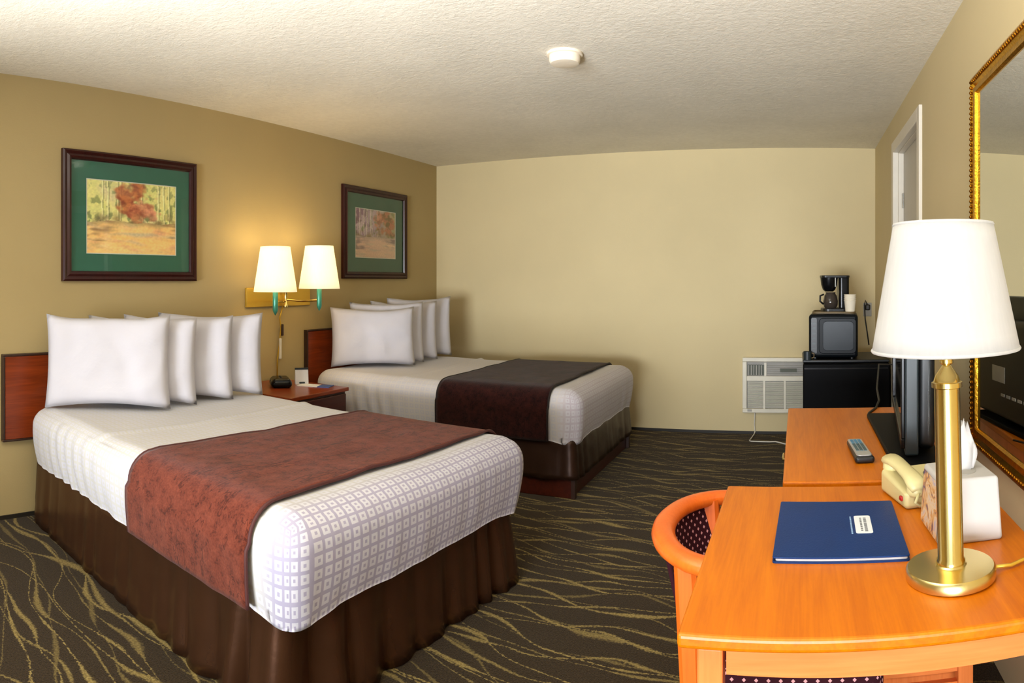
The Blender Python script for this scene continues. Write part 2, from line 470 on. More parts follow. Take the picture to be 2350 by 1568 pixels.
# ------------------------------------------------------------------ room shell
LX, RX, BY, FY, ZC = -3.412, 0.662, 5.758, -1.6, 2.44
struct('floor', box(LX - .1, RX + .1, FY - .1, BY + .1, -.1, 0), M_carpet)
struct('ceiling', box(LX - .1, RX + .1, FY - .1, BY + .1, ZC, ZC + .1), M_ceil)
struct('wall_left', box(LX - .1, LX, FY - .1, BY + .1, 0, ZC), M_wall_left)
struct('wall_back', box(LX, RX, BY, BY + .1, 0, ZC), M_wall)
# right wall with the door opening
DY0, DY1, DZ = 3.62, 4.56, 2.19
struct('wall_right', box(RX, RX + .1, FY - .1, DY0, 0, ZC).box(RX, RX + .1, DY1, BY + .1, 0, ZC).box(RX, RX + .1, DY0, DY1, DZ, ZC), M_wall)
WX0, WX1, WZ0, WZ1 = -2.3, 0.45, 0.25, 2.10
struct('wall_front', box(LX, WX0, FY - .1, FY, 0, ZC).box(WX1, RX, FY - .1, FY, 0, ZC).box(WX0, WX1, FY - .1, FY, 0, WZ0).box(WX0, WX1, FY - .1, FY, WZ1, ZC), M_wall)
wf = MB()
for a in ((WX0, WX1, WZ0, WZ0 + .05), (WX0, WX1, WZ1 - .05, WZ1), (WX0, WX0 + .05, WZ0 + .05, WZ1 - .05), (WX1 - .05, WX1, WZ0 + .05, WZ1 - .05), (-.775, -.725, WZ0 + .05, WZ1 - .05)):
    wf.box(a[0], a[1], FY - .08, FY - .02, a[2], a[3])
win = struct('window_1', wf, M_white_paint)
box(WX0 + .05, WX1 - .05, FY - .055, FY - .049, WZ0 + .05, WZ1 - .05).build('pane', M_glass, win)
struct('gap_shadow_left', box(LX, LX + .008, FY, BY, 0, .022), M_gap_shade)  # dark strip in place of the shadow gap between carpet and wall
struct('gap_shadow_back', box(LX + .008, RX, BY - .008, BY, 0, .022), M_gap_shade)  # back wall: same strip, standing for the shaded carpet edge

# door in the right wall
dr = struct('door_1', box(RX + .055, RX + .095, DY0 + .02, DY1 - .02, .01, DZ - .02), M_door)
tw = .062
fr = box(RX - .018, RX + .02, DY0 - tw, DY0 + .012, 0, DZ + tw).box(RX - .018, RX + .02, DY1 - .012, DY1 + tw, 0, DZ + tw).box(RX - .018, RX + .02, DY0 + .012, DY1 - .012, DZ - .012, DZ + tw)
fr.build('casing', M_white_paint, dr, bevel=.004)
jb = box(RX + .02, RX + .1, DY0 - .0, DY0 + .018, 0, DZ).box(RX + .02, RX + .1, DY1 - .018, DY1, 0, DZ).box(RX + .02, RX + .1, DY0 + .018, DY1 - .018, DZ - .018, DZ)
jb.build('jamb', M_white_paint, dr)
for zz in (.25, 1.1, 1.80):
    MB().lathe([(.008, 0), (.008, .1)], 12, Matrix.Translation((RX + .05, DY1 - .028, zz))).build('hinge', M_steel, dr, smooth=True)
MB().lathe([(.012, 0), (.012, .03), (.028, .04), (.03, .055), (.02, .07), (0, .072)], 20, Matrix.Translation((RX + .055, DY0 + .09, 1.0)) @ Matrix.Rotation(-pi / 2, 4, 'Y')).build('door_knob', M_steel, dr, smooth=True)

# smoke detector
t = thing('smoke_detector', 'round white smoke detector on the textured ceiling', 'smoke detector', (-1.14, 3.17, ZC))
MB().lathe([(.090, 0), (.090, -.012), (.080, -.014)], 36).build('mounting_plate', M_detector, t, smooth=True)
MB().lathe([(.078, -.012), (.078, -.040), (.070, -.052), (.05, -.056), (0, -.056)], 36).build('cover', M_detector, t, smooth=True)

# ------------------------------------------------------------------ beds
def mattress_cover(name, mat, parent, L, W, z0, z1, x0, r=.095, sag=.0, dip=.03, seed=0, ridge=None):
    H = z1 - z0
    cxm = x0 + L / 2
    def dfm(q):
        x, y, z = q
        tz = (z + H / 2) / H
        # cloth sides: slightly bulged, gathered folds that fade upwards
        ed = 1 - tz
        if tz < .92:
            n1 = mnoise.noise(Vector((x * 9 + seed, y * 9, z * 1.5))) * .010 * ed
            n2 = mnoise.noise(Vector((x * 22 + seed, y * 22, z * 2.0 + 5))) * .004
            bul = .016 * sin(pi * max(0, min(1, tz))) - .012 * (1 - tz) ** 2
            if y < 0: n2 += .011 * sin((x + .15 * z) * 62 + 2 * mnoise.noise(Vector((x * 4, 0, seed)))) * math.exp(-((x + L / 2 - .52) / .26) ** 2) * ed ** .5
            if abs(y) > W / 2 - r: y += (1 if y > 0 else -1) * (bul + n1 + n2)
            if abs(x) > L / 2 - r and x > 0: x += bul + n1 * .5 + n2 * .5
            # bottom hem sags at the foot corners
            if tz < .35:
                cor = max(0, (x - (L / 2 - .22)) / .22) * max(0, (abs(y) - (W / 2 - .22)) / .22)
                z -= dip * cor * (1 - tz / .35) + .008 * mnoise.noise(Vector((x * 7, y * 7, seed)))
        else:
            z += .006 * mnoise.noise(Vector((x * 3 + seed, y * 3, 0)))
            z -= sag * max(0, 1 - (2 * y / W) ** 2) * max(0, 1 - (2 * x / L) ** 2)
            if ridge is not None:
                z += .012 * math.exp(-((x + cxm - ridge + .02 * sin(y * 3)) / .014) ** 2)
        return Vector((x, y, z))
    mb = MB().rbox(L, W, H, r, .024, dfm, (cxm, 0, (z0 + z1) / 2), flat=True)
    o = mb.build(name, mat, parent, smooth='all')
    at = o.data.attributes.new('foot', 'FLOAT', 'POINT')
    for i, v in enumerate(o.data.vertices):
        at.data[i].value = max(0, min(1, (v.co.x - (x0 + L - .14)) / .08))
    return o

def skirt(name, mat, parent, x0, x1, W, z0, z1, amp, seed, boxy=0):
    """gathered cloth hung round the near side, the foot and the far side"""
    path = []; st = .012
    hw = W / 2; rc = .05
    def seg(a, b):
        n = max(2, int((Vector(b) - Vector(a)).length / st))
        return [(a[0] + (b[0] - a[0]) * i / n, a[1] + (b[1] - a[1]) * i / n) for i in range(n)]
    path += [(p, (0, -1)) for p in seg((x0, -hw), (x1 - rc, -hw))]
    for i in range(6): a = -pi / 2 + pi / 2 * i / 6; path.append(((x1 - rc + rc * cos(a), -hw + rc + rc * sin(a)), (cos(a), sin(a))))
    path += [(p, (1, 0)) for p in seg((x1, -hw + rc), (x1, hw - rc))]
    for i in range(6): a = pi / 2 * i / 6; path.append(((x1 - rc + rc * cos(a), hw - rc + rc * sin(a)), (cos(a), sin(a))))
    path += [(p, (0, 1)) for p in seg((x1 - rc, hw), (x0, hw))]
    rows = 9; vs = []; fs = []; s = 0; last = None
    for (p, nrm) in path:
        if last: s += hypot(p[0] - last[0], p[1] - last[1])
        last = p
        # folds gather near the foot corners, smooth elsewhere
        dc = min(hypot(p[0] - x1, p[1] + hw), hypot(p[0] - x1, p[1] - hw))
        k = amp * (.12 + .88 * math.exp(-(dc / .40) ** 2))
        fold = (1.5 * abs(sin(s * 17 + 3 * mnoise.noise(Vector((s * 4, seed, 0))))) - .75) + mnoise.noise(Vector((s * 14, seed + 3, 0))) * .9
        for j in range(rows):
            tt = j / (rows - 1)
            off = k * fold * (.25 + .75 * (1 - tt)) + .02 * (1 - tt)
            off += .004 * mnoise.noise(Vector((s * 9, tt * 6, seed + 9)))
            vs.append((p[0] + nrm[0] * off, p[1] + nrm[1] * off, z0 + (z1 - z0) * tt + (.006 * mnoise.noise(Vector((s * 8, seed, 1))) if j == 0 else 0)))
    m = len(path)
    for i in range(m - 1):
        for j in range(rows - 1):
            a = i * rows + j; fs.append((a, a + rows, a + rows + 1, a + 1))
    return MB().add(vs, fs).build(name, mat, parent, smooth='all', solid=.003)

def runner(name, label, mat, pmat, loc, rotz, xa, xb, W, z0, z1, r, seed, skew=0.0):
    t = thing(name, label, 'bed runner', loc, rotz)
    hw = W / 2 + .022; zt = z1 + .009; r = r + .012
    prof = []
    n = 10
    for i in range(n): prof.append((-hw, z0 + (zt - r - z0) * i / n, 0))
    for i in range(9): a = pi - pi / 2 * i / 8; prof.append((-hw + r + r * cos(a), zt - r + r * sin(a), 1))
    m = 40
    for i in range(1, m): prof.append((-hw + r + (2 * hw - 2 * r) * i / m, zt, 2))
    for i in range(9): a = pi / 2 - pi / 2 * i / 8; prof.append((hw - r + r * cos(a), zt - r + r * sin(a), 1))
    for i in range(1, n + 1): prof.append((hw, zt - r - (zt - r - z0) * i / n, 0))
    nx = 30; vs = []; fs = []
    P = len(prof)
    def pt(i, j):
        x = xa + (xb - xa) * i / nx; y, z, kd = prof[j]
        x += skew * (y / hw) + .012 * mnoise.noise(Vector((y * 2.2, z * 2, seed))) * (1 if i in (0, nx) else .6)
        b = .006 * mnoise.noise(Vector((x * 7, y * 5 + z * 5, seed))) + .003 * mnoise.noise(Vector((x * 20, y * 9, seed + 4)))
        if kd == 2: z += b + .003
        elif kd == 0:
            f = (zt - z) / (zt - z0)
            bul = .012 * sin(pi * min(1, f * 1.0))
            y += (1 if y > 0 else -1) * (abs(b) + bul)
        return Vector((x, y, z))
    for i in range(nx + 1):
        for j in range(P): vs.append(pt(i, j))
    for i in range(nx):
        for j in range(P - 1): a = i * P + j; fs.append((a, a + P, a + P + 1, a + 1))
    MB().add(vs, fs).build('cloth', mat, t, smooth='all', solid=.004)
    for i in (0, nx):
        MB().tube([vs[i * P + j] + Vector((0, 0, .002)) for j in range(P)], .0065, 6).build('piping', pmat, t, smooth='all')
    return t

def pillow(label, loc, yaw, W, Hh, T, tilt, seed, group, roll=0.0):
    """a filled pillow standing on its long edge: local x along, z up, y = thickness"""
    n, m = 26, 18; vs = []; fs = []
    idx = {}
    for side in (0, 1):
        for i in range(n + 1):
            for j in range(m + 1):
                u = -1 + 2 * i / n; v = -1 + 2 * j / m
                edge = (i in (0, n)) or (j in (0, m))
                if side == 1 and edge: idx[(1, i, j)] = idx[(0, i, j)]; continue
                x = u * W / 2 * (1 - .045 * (1 - v * v) * abs(u) ** 3)
                z = v * Hh / 2 * (1 - .11 * (1 - u * u) * abs(v) ** 3)
                th = T / 2 * ((1 - abs(u) ** 5) ** .5) * ((1 - abs(v) ** 5) ** .42)
                th *= 1 - .18 * v     # the filling sinks
                wr = .014 * mnoise.noise(Vector((x * 7 + seed, z * 7, side * 3))) + .009 * mnoise.noise(Vector((x * 13, z * 13 + seed, side * 3)))
                th += wr * (1 - max(abs(u), abs(v)) ** 6)
                z += .012 * mnoise.noise(Vector((u * 1.6, seed * 1.7, 0))) * (1 if v > 0 else .2)
                idx[(side, i, j)] = len(vs)
                vs.append((x, (-th if side == 0 else th), z))
    for side in (0, 1):
        for i in range(n):
            for j in range(m):
                q = [idx[(side, i, j)], idx[(side, i + 1, j)], idx[(side, i + 1, j + 1)], idx[(side, i, j + 1)]]
                fs.append(tuple(q if side == 0 else reversed(q)))
    R = Matrix.Rotation(-tilt, 4, 'X') @ Matrix.Rotation(roll, 4, 'Y')
    P = [R @ Vector(p) for p in vs]
    zmin = min(p.z for p in P)
    P = [(p.x, p.y, p.z - zmin) for p in P]
    o = MB().add(P, fs).build('pillow', M_pillow, None, loc, (0, 0, yaw), smooth='all')
    return tag(o, label, 'pillow', group)

BED_Z0, BED_Z1 = .335, .635
# near bed, standing slightly askew
b1 = thing('double_bed', 'near bed with white bedspread of woven squares and brown skirt to the carpet', 'bed', (-3.33, 2.23, 0), radians(-5))
box(.07, 2.02, -.62, .62, .03, .345).build('box_spring', M_base, b1)
mattress_cover('bedspread', M_spread, b1, 2.06, 1.37, BED_Z0, BED_Z1, .06, sag=.012, dip=.045, seed=1, ridge=.83)
skirt('bed_skirt', M_skirt, b1, .07, 2.055, 1.29, .004, .345, .052, 2)
# far bed
b2 = thing('double_bed', 'far bed beside the back wall, white bedspread, dark brown skirt above a red wooden base', 'bed', (-3.36, 4.475, 0), 0)
box(.07, 2.02, -.60, .60, .13, .345).build('box_spring', M_base, b2)
mattress_cover('bedspread', M_spread2, b2, 2.02, 1.38, BED_Z0 + .01, BED_Z1 + .015, .06, sag=.012, dip=.03, seed=6, ridge=.80)
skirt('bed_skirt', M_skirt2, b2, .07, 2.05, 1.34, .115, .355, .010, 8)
box(.1, 2.03, -.66, .66, .0, .13).build('base_frame', M_cherry_dark, b2, bevel=.004)
for sy in (-1, 1):
    box(2.03, 2.055, sy * .65 - .02, sy * .65 + .02, 0, .15).build('leg', M_edge, b2, bevel=.003)

runner('bed_runner', 'rust red chenille runner draped over the near bed', M_rust, M_piping, (-3.33, 2.23, 0), radians(-5), 1.23, 1.965, 1.37, .345, BED_Z1, .095, 3)
runner('bed_runner', 'dark brown runner draped over the far bed', M_brown, M_piping2, (-3.36, 4.475, 0), 0, 1.13, 1.90, 1.38, .345, BED_Z1 + .015, .095, 5)

# headboards are screwed to the left wall
def headboard(label, y0, y1, z0, z1):
    t = thing('headboard', label, 'headboard', (LX, (y0 + y1) / 2, z0))
    h = (y1 - y0) / 2
    box(.002, .034, -h + .012, h - .012, .012, z1 - z0 - .012).build('panel', M_cherry, t, bevel=.003)
    e = box(.001, .038, -h, h, 0, .012).box(.001, .038, -h, h, z1 - z0 - .012, z1 - z0).box(.001, .038, -h, -h + .012, .012, z1 - z0 - .012).box(.001, .038, h - .012, h, .012, z1 - z0 - .012)
    e.build('edge_band', M_edge, t, bevel=.003)
headboard('cherry wood headboard on the wall behind the near bed', 1.405, 2.90, .43, .905)
headboard('cherry wood headboard on the wall behind the far bed', 3.80, 5.28, .45, .935)

def pillow_at(label, a, b, z, Hh, T, tilt, seed, group, roll=0.0):
    ax, ay = a; bx, by = b
    yaw = atan2(by - ay, bx - ax)
    return pillow(label, ((ax + bx) / 2, (ay + by) / 2, z), yaw, hypot(bx - ax, by - ay) + .03, Hh, T, tilt, seed, group, roll)
g1 = 'pillows fanned against the near headboard'; g2 = 'pillows fanned against the far headboard'
zt1, zt2 = BED_Z1 + .001, BED_Z1 + .016
pillow_at('white pillow, frontmost of the fan on the near bed, its whole face showing', (-3.22, 1.60), (-2.86, 2.12), zt1, .495, .14, radians(7), 1, g1)
pillow_at('white pillow on the near bed just behind the frontmost one', (-3.24, 1.87), (-2.86, 2.30), zt1, .475, .128, radians(5), 2, g1)
pillow_at('white pillow on the near bed between the second and the one nearest the nightstand', (-3.25, 2.11), (-2.86, 2.565), zt1, .475, .125, radians(5), 3, g1)
pillow_at('white pillow on the near bed standing closest to the nightstand', (-3.26, 2.36), (-2.85, 2.79), zt1, .485, .125, radians(5), 4, g1)
pillow_at('white pillow, frontmost of the fan on the far bed, its whole face showing', (-3.27, 3.97), (-2.84, 4.43), zt2, .455, .16, radians(6), 5, g2)
pillow_at('white pillow with a tall right corner, second of the far bed fan', (-3.28, 4.22), (-2.88, 4.63), zt2, .49, .128, radians(4), 6, g2)
pillow_at('white pillow, third from the nightstand in the far bed fan', (-3.28, 4.50), (-2.90, 4.875), zt2, .49, .128, radians(4), 7, g2)
pillow_at('white pillow on the far bed standing closest to the back wall', (-3.28, 4.74), (-2.92, 5.15), zt2, .515, .128, radians(4), 8, g2)

# ------------------------------------------------------------------ nightstand and what stands on it
NSZ = .60
t = thing('nightstand', 'dark cherry nightstand between the two beds', 'nightstand', (-3.09, 3.245, 0))
box(-.29, .30, -.275, .275, .09, NSZ - .025).build('cabinet', M_cherry_dark, t, bevel=.003)
box(-.30, .325, -.285, .285, NSZ - .025, NSZ).build('tabletop', M_cherry, t, bevel=.004)
box(-.26, .28, -.255, .255, 0, .09).build('plinth', M_edge, t)
for z0, z1 in ((.11, .32), (.335, .56)):
    d = box(.30, .318, -.262, .262, z0, z1).build('drawer', M_cherry_dark, t, bevel=.003)
    MB().lathe([(.006, 0), (.006, .012), (.015, .02), (.012, .03), (0, .032)], 16, Matrix.Translation((.318, 0, (z0 + z1) / 2)) @ Matrix.Rotation(pi / 2, 4, 'Y')).build('knob', M_brass_sat, d, smooth=True)
# clock radio
t = thing('clock_radio', 'black rounded clock radio on the nightstand next to the near bed', 'clock radio', (-3.13, 3.255, NSZ), radians(-40))
def cr_def(q): return Vector((q.x * (1 - .5 * (q.z + .03)), q.y * (1 - 2.5 * max(0, q.z + .01)), q.z))
MB().rbox(.19, .14, .062, .028, .02, cr_def, (0, 0, .031)).build('case', M_black_gloss, t, smooth='all')
MB().prism(rrect(.09, .026, .006), 0, .004, Matrix.Translation((.02, -.066, .032)) @ Matrix.Rotation(radians(80), 4, 'X')).build('display', M_black_side, t)
for k in range(4): MB().lathe([(.007, 0), (.006, .004), (0, .005)], 10, Matrix.Translation((-.05 + .03 * k, .0, .0605))).build('button', M_black, t)
# tent card
t = thing('tent_card', 'small white tent card with a dark top edge on the nightstand', 'card', (-3.10, 3.43, NSZ), radians(52))
box(-.045, .045, -.0015, .0015, 0, .108, M=Matrix.Translation((0, -.022, 0)) @ Matrix.Rotation(radians(-11), 4, 'X')).build('front_panel', M_paper, t)
box(-.045, .045, -.0015, .0015, 0, .108, M=Matrix.Translation((0, .022, 0)) @ Matrix.Rotation(radians(11), 4, 'X')).build('back_panel', M_paper, t)
box(-.0455, .0455, -.006, .006, .098, .111).build('top_strip', M_black_side, t)
MB().prism(rrect(.04, .012, .005), 0, .0008, Matrix.Translation((0, -.0238, .012)) @ Matrix.Rotation(radians(79), 4, 'X')).build('printed_mark', M_black_side, t)
# leaflets
t = thing('leaflet', 'white and blue leaflet lying flat on the nightstand', 'leaflet', (-2.97, 3.425, NSZ), radians(20))
box(-.115, .03, -.05, .05, 0, .004).build('white_page', M_paper, t)
box(.03, .115, -.05, .05, 0, .005).build('blue_page', M_blue_print, t)

# ------------------------------------------------------------------ wall lamp with two swing arms
t = thing('wall_lamp', 'brass double swing-arm wall lamp with two lit cream shades above the nightstand', 'wall lamp', (LX, 3.52, 1.19))
box(.001, .022, -.33, .33, -.068, .068).build('back_plate', M_plate, t, bevel=.004)
MB().lathe([(.016, -.075), (.018, -.06), (.012, -.05), (.012, .05), (.018, .06), (.016, .075)], 16, Matrix.Translation((.05, .03, 0))).build('post', M_brass_sat, t, smooth=True)
box(.02, .05, .022, .038, -.02, .02).build('bracket', M_brass, t)
def sconce(dx, dy, zb, zt, elbow, az):
    MB().tube([(.05, .03, az), elbow, (dx, dy, az)], .008, 8).build('arm', M_brass, t, smooth=True)
    MB().lathe([(0, zb - .158), (.006, zb - .15), (.016, zb - .13), (.018, zb - .12), (.018, zb + .02), (.012, zb + .03)], 16, Matrix.Translation((dx, dy, 0))).build('candle_sleeve', M_teal, t, smooth=True)
    rb, rt = .143, .097
    n = 48; vs = []; fs = []
    H = zt - zb
    for j in range(7):
        f = j / 6
        for i in range(n):
            a = 2 * pi * i / n; r = rb + (rt - rb) * f + (.0016 if i % 2 else 0)
            vs.append((dx + r * cos(a), dy + r * sin(a), zb + H * f))
    for j in range(6):
        for i in range(n): fs.append((j * n + i, j * n + (i + 1) % n, (j + 1) * n + (i + 1) % n, (j + 1) * n + i))
    sh = MB().add(vs, fs).build('lamp_shade', M_shade_warm, t, smooth='all', solid=.002)
    MB().tube([(dx + (rt + .001) * cos(2 * pi * i / 32), dy + (rt + .001) * sin(2 * pi * i / 32), zt) for i in range(32)], .004, 6, closed=True).build('rim', M_shade_warm, sh, smooth='all')
    MB().lathe([(0, zb + .05), (.012, zb + .06), (.026, zb + .11), (.03, zb + .14), (.02, zb + .165), (0, zb + .172)], 16, Matrix.Translation((dx, dy, 0))).build('bulb', M_bulb, t, smooth='all')
    l = bpy.data.lights.new('sconce_glow', 'POINT'); l.energy = SCONCE_W; l.color = (1.0, 0.74, 0.36); l.shadow_soft_size = .05
    lo = bpy.data.objects.new('sconce_glow', l); C.objects.link(lo); lo.location = (LX + dx, 3.52 + dy, 1.19 + zt + .02)
SCONCE_W = 1.6
sconce(.262, -.295, .042, .340, (.10, -.13, -.03), -.035)
sconce(.292, .120, .060, .360, (.15, .10, -.03), -.02)
# hanging cord with in-line switch
MB().tube([(.03, .02, -.07), (.028, -.01, -.15), (.02, .01, -.22), (.018, .0, -.32), (.014, -.02, -.45), (.012, -.02, -.585)], .0055, 6).build('cord', M_cord_gold, t, smooth='all')
MB().rbox(.016, .022, .085, .006, .02, None, (.026, .018, -.24)).build('cord_switch', M_edge, t, smooth='all')
MB().rbox(.016, .02, .15, .006, .03, None, (.024, .0, -.375)).build('cord_sleeve', M_cord_white, t, smooth='all')

# ------------------------------------------------------------------ framed pictures
def lerp(a, b, f): return tuple(p + (q - p) * f for p, q in zip(a, b))
TREES = {0: [(.46, .84, .17, .1), (.56, .88, .15, 0), (.45, .66, .15, 0), (.62, .64, .17, .75), (.53, .56, .13, .3), (.70, .56, .10, .9)],
         1: [(.62, .80, .20, .5), (.78, .84, .18, .1), (.86, .66, .15, 0), (.66, .60, .14, 0), (.90, .54, .10, .2)]}
def paint(u, v, sd, kind):
    """generic watercolour of autumn trees over a pond; u right, v up, 0..1"""
    N = lambda a, b, s=0: mnoise.noise(Vector((a + sd, b + s, sd * .7)))
    F = lambda a, b, s=0: .5 + .5 * mnoise.fractal(Vector((a + sd, b + s, 1.3 * sd)), 1.0, 2.0, 4)
    warm = 0.0
    hz = .44 + .03 * N(u * 5, 0)
    if kind == 0:
        sky = lerp((228, 214, 140), (198, 204, 120), F(u * 5, v * 4)); sky = lerp(sky, (206, 186, 170), max(0, F(u * 2, v * 2, 5) - .5) * 1.6)
        water = lerp((232, 202, 134), (240, 188, 112), max(0, min(1, F(u * 2, v * 7, 9)))); water = lerp(water, (214, 158, 120), max(0, F(u * 3, v * 8, 3) - .55) * 2)
        treec, treed = (182, 104, 58), (132, 62, 40); tx, ty, tr = .53, .74, .21
        bank = (150, 138, 96)
    else:
        sky = lerp((190, 170, 168), (150, 126, 140), F(u * 5, v * 4)); sky = lerp(sky, (160, 150, 90), max(0, u - .45) * 1.4)
        water = lerp((214, 184, 152), (198, 164, 146), F(u * 2, v * 7, 9)); water = lerp(water, (224, 198, 160), max(0, u - .3) * .7)
        treec, treed = (178, 112, 78), (112, 92, 50); tx, ty, tr = .70, .76, .27
        bank = (150, 132, 118)
    if v > hz:
        c = sky
        # foliage dabs
        c = lerp(c, (104, 116, 70), max(0, min(.8, (F(u * 13, v * 9, 21) - .57) * 6)) * (1 - (v - hz) * .9))
        if kind == 1: c = lerp(c, (98, 62, 84), max(0, min(.8, (F(u * 10, v * 6, 31) - .5) * 5)) * max(0, 1 - u * 2.2))
        # pale trunks
        for k, tx0 in enumerate(((.16, .22, .33, .36, .60, .79, .86, .92) if kind == 0 else (.10, .2, .27, .36, .40, .55))):
            wv = tx0 + .012 * N(v * 6, k * 3.1)
            if abs(u - wv) < .007 + .004 * N(v * 9, k): c = lerp(c, (240, 232, 170) if kind == 0 else (222, 210, 196), .8)
            elif 0 < u - wv < .018: c = lerp(c, (96, 98, 60), .35)
        for (bx, by, br, pk) in TREES[kind]:
            d = hypot((u - bx) * 1.1, (v - by)) / br + .75 * N(u * 7, v * 7, 40) + .45 * N(u * 19, v * 19, 41)
            if d < 1:
                f = max(0, min(1, (F(u * 12, v * 12, 50) - .36) * 3))
                c = lerp(c, lerp(lerp(treec, (214, 150, 116), pk), lerp(treed, (176, 96, 74), pk), f), min(1, (1 - d) * 2.2) * .85)
        # undergrowth along the bank
        e = (v - hz) / .16
        if e < 1: c = lerp(c, lerp((92, 84, 58), (150, 120, 70), F(u * 14, v * 14, 60)), max(0, min(.8, (1 - e) * (F(u * 9, v * 9, 61) * 2 - .6))))
    else:
        c = water
        e = (hz - v) / .07
        if e < 1: c = lerp(c, bank, (1 - e) * .7)
        # banks and stones
        sb = .5 * N(u * 3, v * 12, 70) + .5 * N(u * 9, v * 26, 71)
        side = max(0, 1 - u * 2.6) + max(0, (u - .62) * 2.2) * (1 if v > .24 else .2)
        c = lerp(c, (128, 92, 58) if kind == 0 else (118, 100, 96), max(0, min(.75, (sb + .18) * 2.2 * side * (1 if v > .16 else .3))))
        c = lerp(c, (176, 170, 150), max(0, N(u * 4, v * 16, 80) - .15) * .9)
    g = 1.12 + .07 * N(u * 45, v * 45, 90)
    return tuple(max(0, min(255, q * g)) for q in c)
M_print = NT('watercolour_print')
_a = M_print.new('ShaderNodeVertexColor', layer_name='print'); M_print.link(_a.outputs['Color'], M_print.bsdf.inputs['Base Color'])
M_print.set(Roughness=0.8); M_print = M_print.m
def picture(label, y0, y1, z0, z1, fw, mw, kind, sd, mat_green, mwb=None):
    t = thing('framed_picture', label, 'picture', (LX, (y0 + y1) / 2, z0))
    W, H = y1 - y0, z1 - z0; h = W / 2
    # moulded frame: four mitred sides of a stepped profile (depth from the wall, distance inward)
    prof = [(.002, 0), (.024, .0), (.032, fw * .18), (.026, fw * .45), (.034, fw * .68), (.030, fw * .9), (.018, fw), (.002, fw)]
    cor = [(-1, -1), (1, -1), (1, 1), (-1, 1)]
    for s in range(4):
        a, b = cor[s], cor[(s + 1) % 4]
        vs = []
        for c in (a, b):
            for (d, i) in prof: vs.append((d, c[0] * (h - i), H / 2 + c[1] * (H / 2 - i)))
        n = len(prof)
        fs = [(k, (k + 1) % n, n + (k + 1) % n, n + k) for k in range(n)] + [tuple(range(n)), tuple(range(n, 2 * n))]
        MB().add(vs, fs).build('frame_side', M_mahog, t)
    i0 = fw - .004
    mb = mwb or mw
    # mat board with a window in it
    Y0, Y1, Z0, Z1 = -h + i0, h - i0, i0, H - i0
    y2, y3, z2, z3 = Y0 + mw, Y1 - mw, Z0 + mb, Z1 - mw
    m = box(.010, .013, Y0, y2, Z0, Z1).box(.010, .013, y3, Y1, Z0, Z1).box(.010, .013, y2, y3, Z0, z2).box(.010, .013, y2, y3, z3, Z1)
    m.build('mat_board', mat_green, t)
    e = .005
    m = box(.0095, .0122, y2, y2 + e, z2, z3).box(.0095, .0122, y3 - e, y3, z2, z3).box(.0095, .0122, y2 + e, y3 - e, z2, z2 + e).box(.0095, .0122, y2 + e, y3 - e, z3 - e, z3)
    m.build('mat_bevel', M_bevel, t)
    nu, nv = 150, 120
    vs = []; fs = []; cols = []
    for j in range(nv + 1):
        for i in range(nu + 1):
            u, v = i / nu, j / nv
            vs.append((.0105, y2 + e + (y3 - y2 - 2 * e) * u, z2 + e + (z3 - z2 - 2 * e) * v)); cols.append(paint(u, v, sd, kind))
    for j in range(nv):
        for i in range(nu): a = j * (nu + 1) + i; fs.append((a, a + 1, a + nu + 2, a + nu + 1))
    o = MB().add(vs, fs).build('print', M_print, t)
    ca = o.data.color_attributes.new('print', 'FLOAT_COLOR', 'POINT')
    ca.data.foreach_set('color', [q for c in cols for q in (lin(c[0]), lin(c[1]), lin(c[2]), 1.0)])
    box(.0150, .0168, Y0, Y1, Z0, Z1).build('glass', M_glass, t)
picture('large framed watercolour of a pond with a red tree, over the near bed', 1.775, 2.745, 1.305, 2.06, .058, .105, 0, 2.3, M_mat_green)
picture('framed watercolour print with green mat hanging over the far bed', 4.25, 5.19, 1.325, 2.09, .058, .12, 1, 5.9, M_mat_green2)

# ------------------------------------------------------------------ air conditioner in the back wall
t = thing('air_conditioner', 'white wall air conditioner with louvred grille low on the back wall', 'air conditioner', (-.13, BY, .187))
f = box(-.34, .34, -.05, 0, 0, .035).box(-.34, .34, -.05, 0, .433, .468).box(-.34, -.302, -.05, 0, .035, .433).box(.302, .34, -.05, 0, .035, .433)
f.build('housing', M_ac, t, bevel=.006)
box(-.302, .302, -.02, 0, .035, .433).build('inner_panel', M_ac_grey, t)
box(-.302, .302, -.045, -.02, .270, .312).build('middle_rail', M_ac, t, bevel=.003)
for x in (-.155, .02, .18): box(x - .008, x + .008, -.043, -.02, .035, .27).build('grille_divider', M_ac, t)
box(-.155, -.135, -.045, -.02, .312, .433).build('upper_divider', M_ac, t)
g = MB()
for i in range(27): z = .045 + .0082 * i; g.box(-.296, .296, -.036, -.022, z, z + .0035)
tag(g.build('grille_slats', M_ac, t), kind='stuff')
box(-.297, -.158, -.03, -.02, .318, .405).build('vent_field', M_ac_dark, t)
for i in range(6):
    box(-.290 + .022 * i, -.283 + .022 * i, -.04, -.03, .32, .403).build('vent_fin', M_ac_grey, t)
for i in range(5):
    z = .322 + .018 * i
    box(-.13, .298, -.036, -.022, z, z + .008, M=None).build('louvre', M_ac_grey, t)
box(-.02, .12, -.042, -.03, .345, .375).build('control_plate', M_ac_dark, t)
box(-.3, .3, -.053, -.05, .424, .431).build('top_slot', M_ac_grey, t)
box(-.297, -.26, -.056, -.05, .012, .03).build('badge', M_ac_grey, t)
MB().tube([(-.235, -.03, -.004), (-.24, -.02, -.10), (-.235, -.02, -.165), (-.24, -.05, -.181), (-.262, -.28, -.181), (-.25, -.30, -.181), (-.10, -.31, -.181), (-.05, -.30, -.181), (.05, -.40, -.181)], .0055, 6).build('power_cord', M_cord_white, t, smooth='all')

